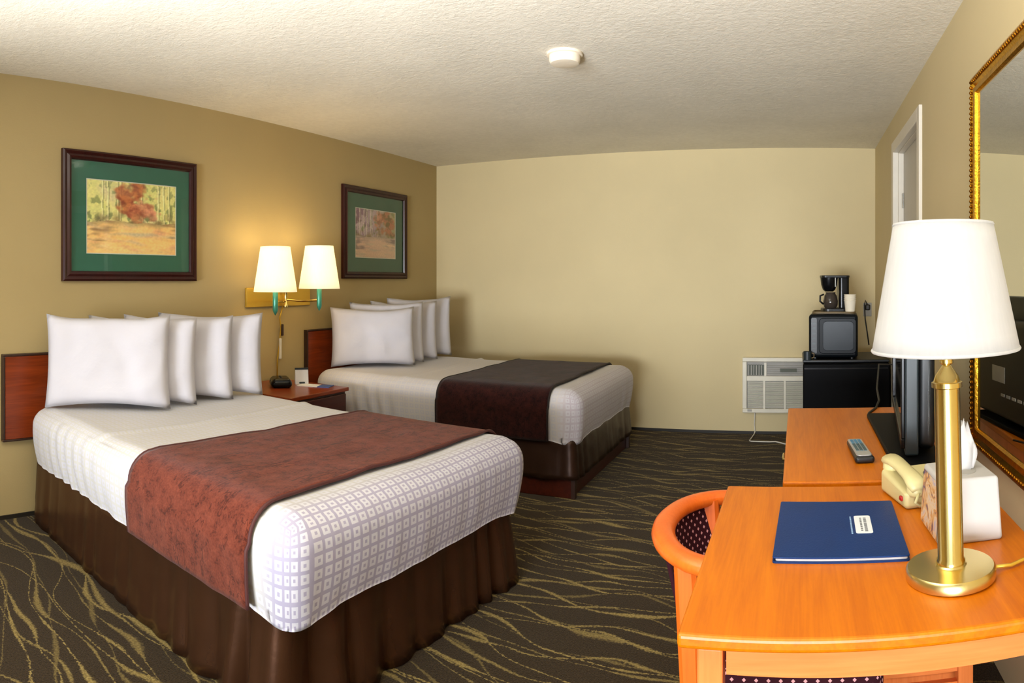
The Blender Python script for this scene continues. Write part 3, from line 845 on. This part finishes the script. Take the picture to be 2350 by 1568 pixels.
# ------------------------------------------------------------------ fridge, microwave, coffee maker
FRY, FRZ = 4.65, .756
t = thing('mini_fridge', 'black compact fridge in the corner under the microwave', 'fridge', (.335, FRY + .28, 0))
box(-.295, .30, -.22, .27, .03, FRZ - .02).build('cabinet', M_fridge, t, bevel=.006)
box(-.302, .305, -.235, .275, FRZ - .02, FRZ).build('top', M_black, t, bevel=.005)
d = box(-.30, .305, -.28, -.226, .04, FRZ - .024).build('door', M_fridge, t, bevel=.01, seg=3)
box(-.29, .29, -.283, -.28, FRZ - .06, FRZ - .05).build('handle_groove', M_black_gloss, d)
for sx in (-.25, .25):
    for sy in (-.17, .2): MB().lathe([(.02, 0), (.02, .03)], 10, Matrix.Translation((sx, sy, 0))).build('foot', M_black, t)

t = thing('microwave', 'black microwave with a rounded window standing on the mini fridge', 'microwave', (.262, FRY + .27, FRZ), radians(-4))
MB().rbox(.345, .40, .305, .025, .05, None, (0, 0, .163)).build('case', M_micro, t, smooth='all')
d = MB().prism(rrect(.262, .25, .03), 0, .012, Matrix.Translation((.03, -.198, .165)) @ Matrix.Rotation(pi / 2, 4, 'X')).build('door', M_micro, t, bevel=.004)
MB().prism(rrect(.215, .205, .028), 0, .004, Matrix.Translation((.035, -.2105, .165)) @ Matrix.Rotation(pi / 2, 4, 'X')).build('window_panel', M_micro_win, d, bevel=.002)
cp = MB().prism(rrect(.04, .25, .01), 0, .008, Matrix.Translation((-.135, -.198, .165)) @ Matrix.Rotation(pi / 2, 4, 'X')).build('control_panel', M_black, t)
for i in range(6): box(-.147, -.123, -.210, -.206, .07 + .035 * i, .085 + .035 * i).build('button', M_black_side, cp)
for sx in (-.13, .13):
    for sy in (-.14, .14): MB().lathe([(.014, 0), (.014, .014)], 10, Matrix.Translation((sx, sy, 0))).build('foot', M_black, t)
MWZ = FRZ + .3155
t = thing('serving_tray', 'tan tray under the coffee maker on the microwave', 'tray', (.265, FRY + .28, MWZ), radians(-4))
MB().prism(rrect(.30, .28, .03), 0, .006).build('bottom', M_tray, t)
MB().tube([(x, y, .010) for x, y in rrect(.30, .28, .03)], .006, 6, closed=True).build('rim', M_tray, t, smooth='all')
TZ = MWZ + .0062
t = thing('coffee_maker', 'black drip coffee maker on the tan tray', 'coffee maker', (.270, FRY + .27, TZ), radians(6))
MB().prism(rrect(.185, .18, .04), 0, .03, Matrix.Translation((-.005, 0, 0))).build('base', M_black, t, bevel=.004)
MB().prism(rrect(.075, .14, .02), .03, .252, Matrix.Translation((.06, .01, 0))).build('tower', M_black_gloss, t, bevel=.004)
MB().lathe([(.030, .150), (.046, .165), (.058, .20), (.064, .252)], 24, Matrix.Translation((-.045, -.01, 0))).build('filter_basket', M_black_gloss, t, smooth=True)
MB().prism(rrect(.205, .15, .03), .25, .268, Matrix.Translation((-.002, 0, 0))).build('lid', M_black, t, bevel=.004)
box(-.012, -.006, -.079, -.074, .185, .25).build('trim_strip', M_steel, t)
c = MB().lathe([(.04, .03), (.052, .05), (.054, .08), (.045, .12), (.035, .135), (.037, .145)], 24, Matrix.Translation((-.035, -.015, .001))).build('carafe', M_coffee_glass, t, smooth=True)
MB().tube([(-.085, -.02, .13), (-.112, -.03, .12), (-.113, -.03, .08), (-.088, -.022, .06)], .007, 6).build('handle', M_black, c, smooth='all')
t = thing('cup_stack', 'stack of white foam cups in front of the coffee maker', 'cups', (.373, FRY + .165, MWZ + .0062))
for i in range(4):
    MB().lathe([(.030 + .001 * i, 0), (.042, .085), (.0445, .087), (.0445, .09), (.041, .09), (.03, .006), (0, .006)], 24, Matrix.Translation((0, 0, .125 + .0 - .014 * i - .083)) @ Matrix.Rotation(0, 4, 'X')).build('cup', M_foam, t, smooth=True)
t = thing('mug', 'small dark mug lying near the front left corner of the fridge top', 'mug', (.066, FRY + .032, FRZ))
MB().lathe([(0, .002), (.024, 0), (.028, .004), (.029, .06), (.026, .06), (.024, .008), (0, .008)], 20).build('cup', M_black_side, t, smooth=True)
MB().tube([(.028, 0, .05), (.046, 0, .045), (.046, 0, .02), (.028, 0, .014)], .004, 6).build('handle', M_tray, t, smooth='all')

# outlet with black plug and cords, back wall near the corner
t = thing('wall_outlet', 'outlet with a black plug and hanging cord near the back corner', 'outlet', (.595, BY, 1.06))
box(-.036, .036, -.006, 0, -.058, .058).build('cover_plate', M_ac_grey, t, bevel=.003)
MB().rbox(.04, .04, .05, .01, .02, None, (0, -.026, .02)).build('plug', M_black, t, smooth='all')
MB().tube([(-.005, -.03, .045), (-.02, -.03, .08), (-.028, -.03, .04), (-.022, -.03, -.08), (-.004, -.03, -.2), (.01, -.03, -.30)], .006, 6).build('cord', M_cord_black, t, smooth='all')

# ------------------------------------------------------------------ dresser, television, remote
DKZ = .75
t = thing('dresser', 'low honey oak dresser carrying the television, along the right wall', 'dresser', (.215, 2.41, 0))
box(-.257, .265, -.545, .54, DKZ - .028, DKZ).build('top', M_oak, t, bevel=.007, seg=3)
box(-.235, .255, -.525, .525, .07, DKZ - .028).build('carcass', M_oak_z, t, bevel=.003)
box(-.215, .24, -.50, .50, 0, .07).build('plinth', M_edge, t)
for y0, y1 in ((-.515, -.005), (.005, .515)):
    for z0, z1 in ((.09, .29), (.30, .50), (.51, .71)):
        d = box(-.252, -.235, y0, y1, z0, z1).build('drawer', M_oak, t, bevel=.004)
        MB().tube([(-.252, (y0 + y1) / 2 - .05, (z0 + z1) / 2), (-.272, (y0 + y1) / 2 - .04, (z0 + z1) / 2), (-.272, (y0 + y1) / 2 + .04, (z0 + z1) / 2), (-.252, (y0 + y1) / 2 + .05, (z0 + z1) / 2)], .005, 6).build('handle', M_brass_sat, d, smooth='all')

# TV seen edge-on: local x runs from the near end to the far end, +y is towards the wall
tvx, tvy = .335, 2.02
yaw = atan2(.80, .085)
t = thing('television', 'black flat television on the dresser, seen edge-on behind the desk lamp', 'television', (tvx, tvy, DKZ), yaw)
Ltv = .80
# local: x along screen, y: left of direction = towards the room (-X) ; wall side is -y
box(0, Ltv, -.03, .012, .024, .495).build('housing', M_black_side, t, bevel=.006)
MB().rbox(.72, .06, .38, .025, .06, None, (Ltv / 2, -.055, .22)).build('rear_bulge', M_black, t, smooth='all')
b = box(0, Ltv, .012, .024, .045, .075).box(0, Ltv, .012, .024, .465, .495).box(0, .03, .012, .024, .075, .465).box(Ltv - .03, Ltv, .012, .024, .075, .465)
b.build('bezel', M_black_gloss, t, bevel=.003)
box(.03, Ltv - .03, .012, .016, .075, .465).build('screen', M_screen, t)
box(Ltv / 2 - .14, Ltv / 2 + .14, -.02, .008, .018, .06).build('neck', M_black_gloss, t, bevel=.004)
for k in range(5): box(.2 + .05 * k, .23 + .05 * k, -.0885, -.085, .12, .13).build('port', M_silver, t)
box(.40, .52, -.0865, -.085, .17, .23).build('rating_label', M_ac_grey, t)
MB().tube([(.18, -.06, .1), (.1, -.12, .08), (.02, -.10, .012), (.2, -.14, .008)], .004, 6).build('antenna_cable', M_cord_black, t, smooth='all')
st = [(-.065, .035), (-.05, .05), (.69, .13), (.705, .12), (.71, -.085), (.70, -.095), (-.05, -.095), (-.065, -.08)]
MB().prism(st, 0, .018).build('stand_base', M_fridge, t, bevel=.005)

t = thing('remote_control', 'silver and black remote control lying on the dresser top', 'remote', (.196, 2.155, DKZ), radians(4))
def rm(q): return Vector((q.x * (1 - .12 * (q.y / .11)), q.y, q.z))
MB().rbox(.054, .235, .022, .009, .02, rm, (0, 0, .011)).build('case', M_black, t, smooth='all')
MB().prism(rrect(.047, .215, .012, 5, 0, .0), .0205, .0245).build('face_plate', M_silver, t, bevel=.001)
for j in range(8):
    for i in range(3):
        box(-.017 + .0125 * i, -.008 + .0125 * i, -.055 + .019 * j, -.043 + .019 * j, .0243, .0268).build('button', M_btn_blue if j > 4 else M_btn_grey, t)

# cable from the wall to the television
o = MB().tube([(.60, 4.2, .78), (.47, 3.9, .82), (.40, 3.4, .76), (.36, 2.98, .775), (.34, 2.92, .754), (.295, 2.80, .754), (.29, 2.76, .754)], .005, 6)
o = o.build('cable', M_cord_black, None, smooth='all'); tag(o, 'thin black cable running over the far edge of the dresser to the television', 'cable')

# ------------------------------------------------------------------ mirror
t = thing('wall_mirror', 'large wall mirror in a beaded gold frame on the right wall', 'mirror', (RX, 1.735, .735))
MW, MH = 1.14, 1.28; fwm = .066
cor = [(-1, -1), (1, -1), (1, 1), (-1, 1)]
prof = [(.002, 0), (.060, .0), (.064, .010), (.056, .022), (.050, .030), (.062, .044), (.060, .058), (.046, fwm), (.002, fwm)]
for s in range(4):
    a, b = cor[s], cor[(s + 1) % 4]; vs = []
    for c in (a, b):
        for (d, i) in prof: vs.append((-d, c[0] * (MW / 2 - i), MH / 2 + c[1] * (MH / 2 - i)))
    n = len(prof)
    fs = [(k, (k + 1) % n, n + (k + 1) % n, n + k) for k in range(n)] + [tuple(range(n)), tuple(range(n, 2 * n))]
    MB().add(vs, fs).build('frame_side', M_gold, t, smooth=True)
bd = MB()
i0 = .016
def beads(p, q):
    L = (Vector(q) - Vector(p)).length; n = int(L / .018)
    for k in range(n + 1):
        c = Vector(p).lerp(Vector(q), k / n)
        bd.lathe([(0, -.007), (.006, -.003), (.006, .003), (0, .007)], 6, Matrix.Translation(c))
Y0, Y1, Z0, Z1 = -MW / 2 + i0, MW / 2 - i0, i0, MH - i0
for p, q in (((Y0, Z0), (Y1, Z0)), ((Y1, Z0), (Y1, Z1)), ((Y1, Z1), (Y0, Z1)), ((Y0, Z1), (Y0, Z0))):
    beads((-.063, p[0], p[1]), (-.063, q[0], q[1]))
tag(bd.build('beading', M_gold_dark, t, smooth='all'), kind='stuff')
box(-.050, -.040, -MW / 2 + .06, MW / 2 - .06, .06, MH - .06).build('mirror_glass', M_mirror, t)

# ------------------------------------------------------------------ desk
DX0, DX1, DY_0, DY_1 = -.190, .495, 1.045, 1.825
t = thing('desk', 'honey oak writing desk in the near right corner with a curved front apron', 'desk', ((DX0 + DX1) / 2, (DY_0 + DY_1) / 2, 0))
hx, hy = (DX1 - DX0) / 2, (DY_1 - DY_0) / 2
box(-hx, hx, -hy, hy, DKZ - .024, DKZ).build('desktop', M_oak, t, bevel=.007, seg=3)
box(-hx + .02, hx - .02, -hy + .02, hy - .02, DKZ - .034, DKZ - .024).build('under_moulding', M_oak_x, t, bevel=.004)
# apron with a shallow arch along its lower edge
n = 24; vs = []; fs = []
x0, x1 = -hx + .075, hx - .075
for i in range(n + 1):
    f = i / n; x = x0 + (x1 - x0) * f
    zb = .672 - .003 * sin(pi * f)
    for (y, z) in ((-hy + .035, zb), (-hy + .035, DKZ - .034), (-hy + .06, DKZ - .034), (-hy + .06, zb)): vs.append((x, y, z))
for i in range(n):
    for k in range(4): fs.append((i * 4 + k, i * 4 + (k + 1) % 4, (i + 1) * 4 + (k + 1) % 4, (i + 1) * 4 + k))
fs += [(0, 1, 2, 3), (n * 4, n * 4 + 1, n * 4 + 2, n * 4 + 3)]
MB().add(vs, fs).build('front_apron', M_oak_x, t)
box(-hx + .075, hx - .075, hy - .06, hy - .035, .655, DKZ - .034).build('rear_apron', M_oak_x, t)
box(hx - .06, hx - .035, -hy + .06, hy - .06, .655, DKZ - .034).build('side_apron', M_oak, t)
for sx in (-1, 1):
    for sy in (-1, 1):
        MB().box(-.021, .021, -.021, .021, 0, DKZ - .034).build('leg', M_oak_z, t, (sx * (hx - .049), sy * (hy - .049), 0), bevel=.004)
for zz in (.20, .255): box(-hx + .3, hx - .07, hy - .058, hy - .04, zz, zz + .028).build('stretcher', M_oak_x, t)

# desk lamp
LXD, LYD = .285, 1.234
t = thing('desk_lamp', 'brass column desk lamp with a large white tapered shade', 'lamp', (LXD, LYD, DKZ))
t.rotation_euler = (0, radians(-1.3), 0)
MB().lathe([(.080, 0), (.085, .003), (.085, .018), (.081, .023), (.03, .025), (.028, .028)], 48).build('base', M_brass_sat, t, smooth=True)
MB().lathe([(.0275, .0265), (.0275, .034), (.0245, .038), (.0245, .355), (.029, .357), (.029, .366), (.024, .368)], 40).build('column', M_brass, t, smooth=True)
MB().lathe([(.026, .366), (.022, .378), (.012, .392), (.008, .398), (.013, .402), (.013, .418), (.010, .422), (.016, .426), (.016, .47)], 32).build('socket_cap', M_brass, t, smooth=True)
n = 72; vs = []; fs = []
for j in range(9):
    f = j / 8; r = .137 + (.092 - .137) * f
    for i in range(n): a = 2 * pi * i / n; vs.append((r * cos(a), r * sin(a), .426 + .236 * f))
for j in range(8):
    for i in range(n): fs.append((j * n + i, j * n + (i + 1) % n, (j + 1) * n + (i + 1) % n, (j + 1) * n + i))
sh = MB().add(vs, fs).build('lamp_shade', M_shade, t, smooth='all', solid=.002)
for r, z in ((.1375, .428), (.0925, .660)):
    MB().tube([(r * cos(2 * pi * i / 48), r * sin(2 * pi * i / 48), z) for i in range(48)], .0035, 6, closed=True).build('rim', M_shade, sh, smooth='all')
MB().lathe([(0, .47), (.013, .475), (.028, .52), (.03, .55), (.02, .575), (0, .58)], 16).build('bulb', M_shade, t, smooth='all')
MB().tube([(-.085, 0, .43), (0, 0, .44), (.085, 0, .43)], .0018, 5).build('shade_fitter', M_brass, t)
MB().tube([(.083, .0, .008), (.12, .005, .004), (.17, .03, .004), (.205, .05, .0045), (.222, .07, -.002), (.230, .09, -.03), (.30, .12, -.05), (RX - LXD - .004, .13, -.03)], .0035, 6).build('power_cord', M_cord_gold, t, smooth='all')

# folder
t = thing('folder', 'blue information folder with a small white label lying on the desk', 'folder', (.090, 1.490, DKZ), radians(-1.5))
MB().prism(rrect(.272, .336, .006, 3), 0, .004).build('back_cover', M_blue, t)
MB().prism(rrect(.262, .328, .004, 3, .001), .004, .009).build('pages', M_paper, t)
MB().prism(rrect(.272, .336, .006, 3), .009, .0125).build('front_cover', M_blue, t, bevel=.0012)
lb = MB().prism(rrect(.037, .108, .006), .0125, .0130, Matrix.Translation((.055, .010, 0))).build('label', M_label, t)
rd = random.Random(3)
g = MB()
for row, (x, h) in enumerate(((.060, .0065), (.0505, .0045))):
    y = .050
    while y > -.032:
        l = rd.uniform(.004, .010)
        g.box(x - h / 2, x + h / 2, y - l, y, .0130, .0132); y -= l + rd.uniform(.0015, .004)
g.build('print', M_ink, lb)
g = MB(); y = .060
while y > -.045:
    l = rd.uniform(.003, .006); g.box(.0265, .0300, y - l, y, .0125, .0127); y -= l + .0022
g.build('printed_line', M_pale_ink, t)

# tissue box
t = thing('tissue_box', 'white tissue box with a floral side and a tissue pulled up, behind the desk lamp', 'tissue box', (.358, 1.462, DKZ), radians(3))
hw, hd, ht = .072, .082, .135
def tx_def(q):
    f = (q.z + ht / 2) / ht
    return Vector((q.x * (1 - .10 * f), q.y * (1 - .10 * f), q.z))
MB().rbox(2 * hw, 2 * hd, ht, .008, .02, tx_def, (0, 0, ht / 2)).build('box', M_tissue_box, t, smooth='all')
vs = []
MB().add([(-hw - .0012, -hd + .012, .008), (-hw - .0012, hd - .012, .008), (-hw * .905 - .0012, hd * .9 - .01, ht - .01), (-hw * .905 - .0012, -hd * .9 + .01, ht - .01)], [(0, 1, 2, 3)]).build('printed_side', M_floral, t, solid=.0006)
MB().prism([(.035 * cos(2 * pi * i / 24), .045 * sin(2 * pi * i / 24)) for i in range(24)], ht, ht + .0015).build('opening', M_ac_grey, t)
n, m = 20, 10; vs = []; fs = []
for j in range(m + 1):
    f = j / m
    for i in range(n):
        a = 2 * pi * i / n
        r = (.030 - .010 * f + .012 * sin(f * 2.6) + .016 * mnoise.noise(Vector((cos(a) * 2.2, sin(a) * 2.2, f * 1.6)))) * (1 - .35 * f ** 2)
        vs.append((r * cos(a) * 1.0 + .008 * f, r * sin(a) * .45 + .02 * f, ht + .0005 + .095 * f + .03 * mnoise.noise(Vector((cos(a) * 2, sin(a) * 2, 7))) * f))
for j in range(m):
    for i in range(n): fs.append((j * n + i, j * n + (i + 1) % n, (j + 1) * n + (i + 1) % n, (j + 1) * n + i))
fs.append(tuple(range(m * n, m * n + n)))
MB().add(vs, fs).build('tissue', M_paper, t, smooth='all')

# telephone
t = thing('telephone', 'beige push-button desk telephone on the far edge of the desk', 'telephone', (.335, 1.715, DKZ), radians(14))
def ph(q):
    f = (q.y + .085) / .17
    z = q.z
    if z > 0: z = z * (.45 + .75 * f)
    return Vector((q.x, q.y, z))
MB().rbox(.20, .17, .056, .012, .025, ph, (0, 0, .028)).build('body', M_phone, t, smooth='all')
kp = MB().prism(rrect(.085, .085, .006), 0, .003, Matrix.Translation((.035, -.02, .0475)) @ Matrix.Rotation(radians(11), 4, 'X')).build('keypad', M_phone_dark, t)
for j in range(4):
    for i in range(3):
        MB().prism(rrect(.018, .013, .003, 2, -.026 + .026 * i, -.03 + .020 * j), .003, .0065, Matrix.Translation((.035, -.02, .0475)) @ Matrix.Rotation(radians(11), 4, 'X')).build('key', M_phone, kp)
hp = [(-.07, -.10, .050), (-.07, -.085, .062), (-.07, -.05, .072), (-.07, .0, .079), (-.07, .05, .083), (-.07, .085, .081), (-.07, .10, .072)]
sec = [(1.2 * cos(2 * pi * i / 12), .62 * sin(2 * pi * i / 12)) for i in range(12)]
hs = MB().tube(hp, [.017, .023, .020, .018, .020, .023, .017], sec=sec, up=(0, 0, 1))
for yy, zz in ((-.078, .046), (.078, .066)):
    hs.lathe([(.020, -.014), (.024, -.006), (.022, .012)], 16, Matrix.Translation((-.07, yy, zz)))
hs.build('handset', M_phone, t, smooth='all')
MB().rbox(.012, .014, .012, .004, .01, None, (-.100, -.062, .024)).build('message_lamp', M_red, t, smooth='all')
MB().tube([(-.07 + .012 * cos(k * 1.2), -.1 - .012 * sin(k * 1.2) + .0, .03 + .0 * k) for k in range(0)] or [(-.07, -.098, .044), (-.085, -.11, .025), (-.07, -.1, .012), (-.03, -.09, .012)], .004, 6).build('cord', M_phone, t, smooth='all')

# ------------------------------------------------------------------ barrel chair pushed under the desk from the left
CX, CY = -.175, 1.645
t = thing('barrel_chair', 'orange wooden barrel chair with plum dotted upholstery pushed under the desk', 'chair', (CX, CY, 0))
rx, ry, zr = .150, .232, .700
rail = [(.025, ry - .004, zr - .012)]
for i in range(29):
    a = pi / 2 + .03 + (pi - .06) * i / 28
    rail.append((rx * cos(a), ry * sin(a), zr + .006 * -cos(a)))
rail.append((.025, -ry + .004, zr - .012))
sec = [(1.12 * cos(2 * pi * i / 14), .78 * sin(2 * pi * i / 14)) for i in range(14)]
MB().tube(rail, .0255, sec=sec, up=(0, 0, 1)).build('top_rail', M_chair_wood, t, smooth=True)
# curved upholstered back between the rear legs, leaning in towards the seat
vs = []; fs = []; uv = []
na, nz = 24, 8
a0, a1 = radians(112), radians(203)
for i in range(na + 1):
    a = a0 + (a1 - a0) * i / na
    for j in range(nz + 1):
        f = j / nz; k = 1 - .34 * (1 - f)
        vs.append(((rx - .008) * cos(a) * k, (ry - .012) * sin(a) * (1 - .22 * (1 - f)), .47 + (.690 - .47) * f))
for i in range(na):
    for j in range(nz):
        q = i * (nz + 1) + j; fs.append((q, q + nz + 1, q + nz + 2, q + 1))
        s = .20 * (a1 - a0) / na
        uv.append([(i * s, .0275 * j), ((i + 1) * s, .0275 * j), ((i + 1) * s, .0275 * (j + 1)), (i * s, .0275 * (j + 1))])
mb = MB().add(vs, fs); mb.uv = uv
mb.build('backrest', M_uph, t, smooth='all', solid=.012)
oc = [(1, .6), (.6, 1), (-.6, 1), (-1, .6), (-1, -.6), (-.6, -1), (.6, -1), (1, -.6)]
for a in (radians(118), radians(242)):
    px, py = rx * cos(a), ry * sin(a)
    MB().tube([(px + .004, py, zr + .004), (px + .012, py * .99, .55), (px + .018, py * .98, .40), (px + .0, py * 1.02, 0)], [.024, .0245, .023, .016], sec=oc, up=(1, 0, 0)).build('leg', M_chair_wood, t, smooth=True)
for py in (-.185, .160):
    MB().tube([(.345, py, .40), (.352, py * .98, .2), (.355, py * .97, 0)], [.023, .02, .015], sec=oc, up=(1, 0, 0)).build('leg', M_chair_wood, t, smooth=True)
sx0, sx1, sy0, sy1 = -.03, .36, -.222, .195
MB().rbox(sx1 - sx0, sy1 - sy0, .075, .03, .04, None, ((sx0 + sx1) / 2, (sy0 + sy1) / 2, .448)).build('seat', M_uph, t, smooth='all')
box(sx0 + .02, sx1 - .02, sy0 + .02, sy1 - .02, .36, .412).build('seat_frame', M_chair_wood, t, bevel=.004)
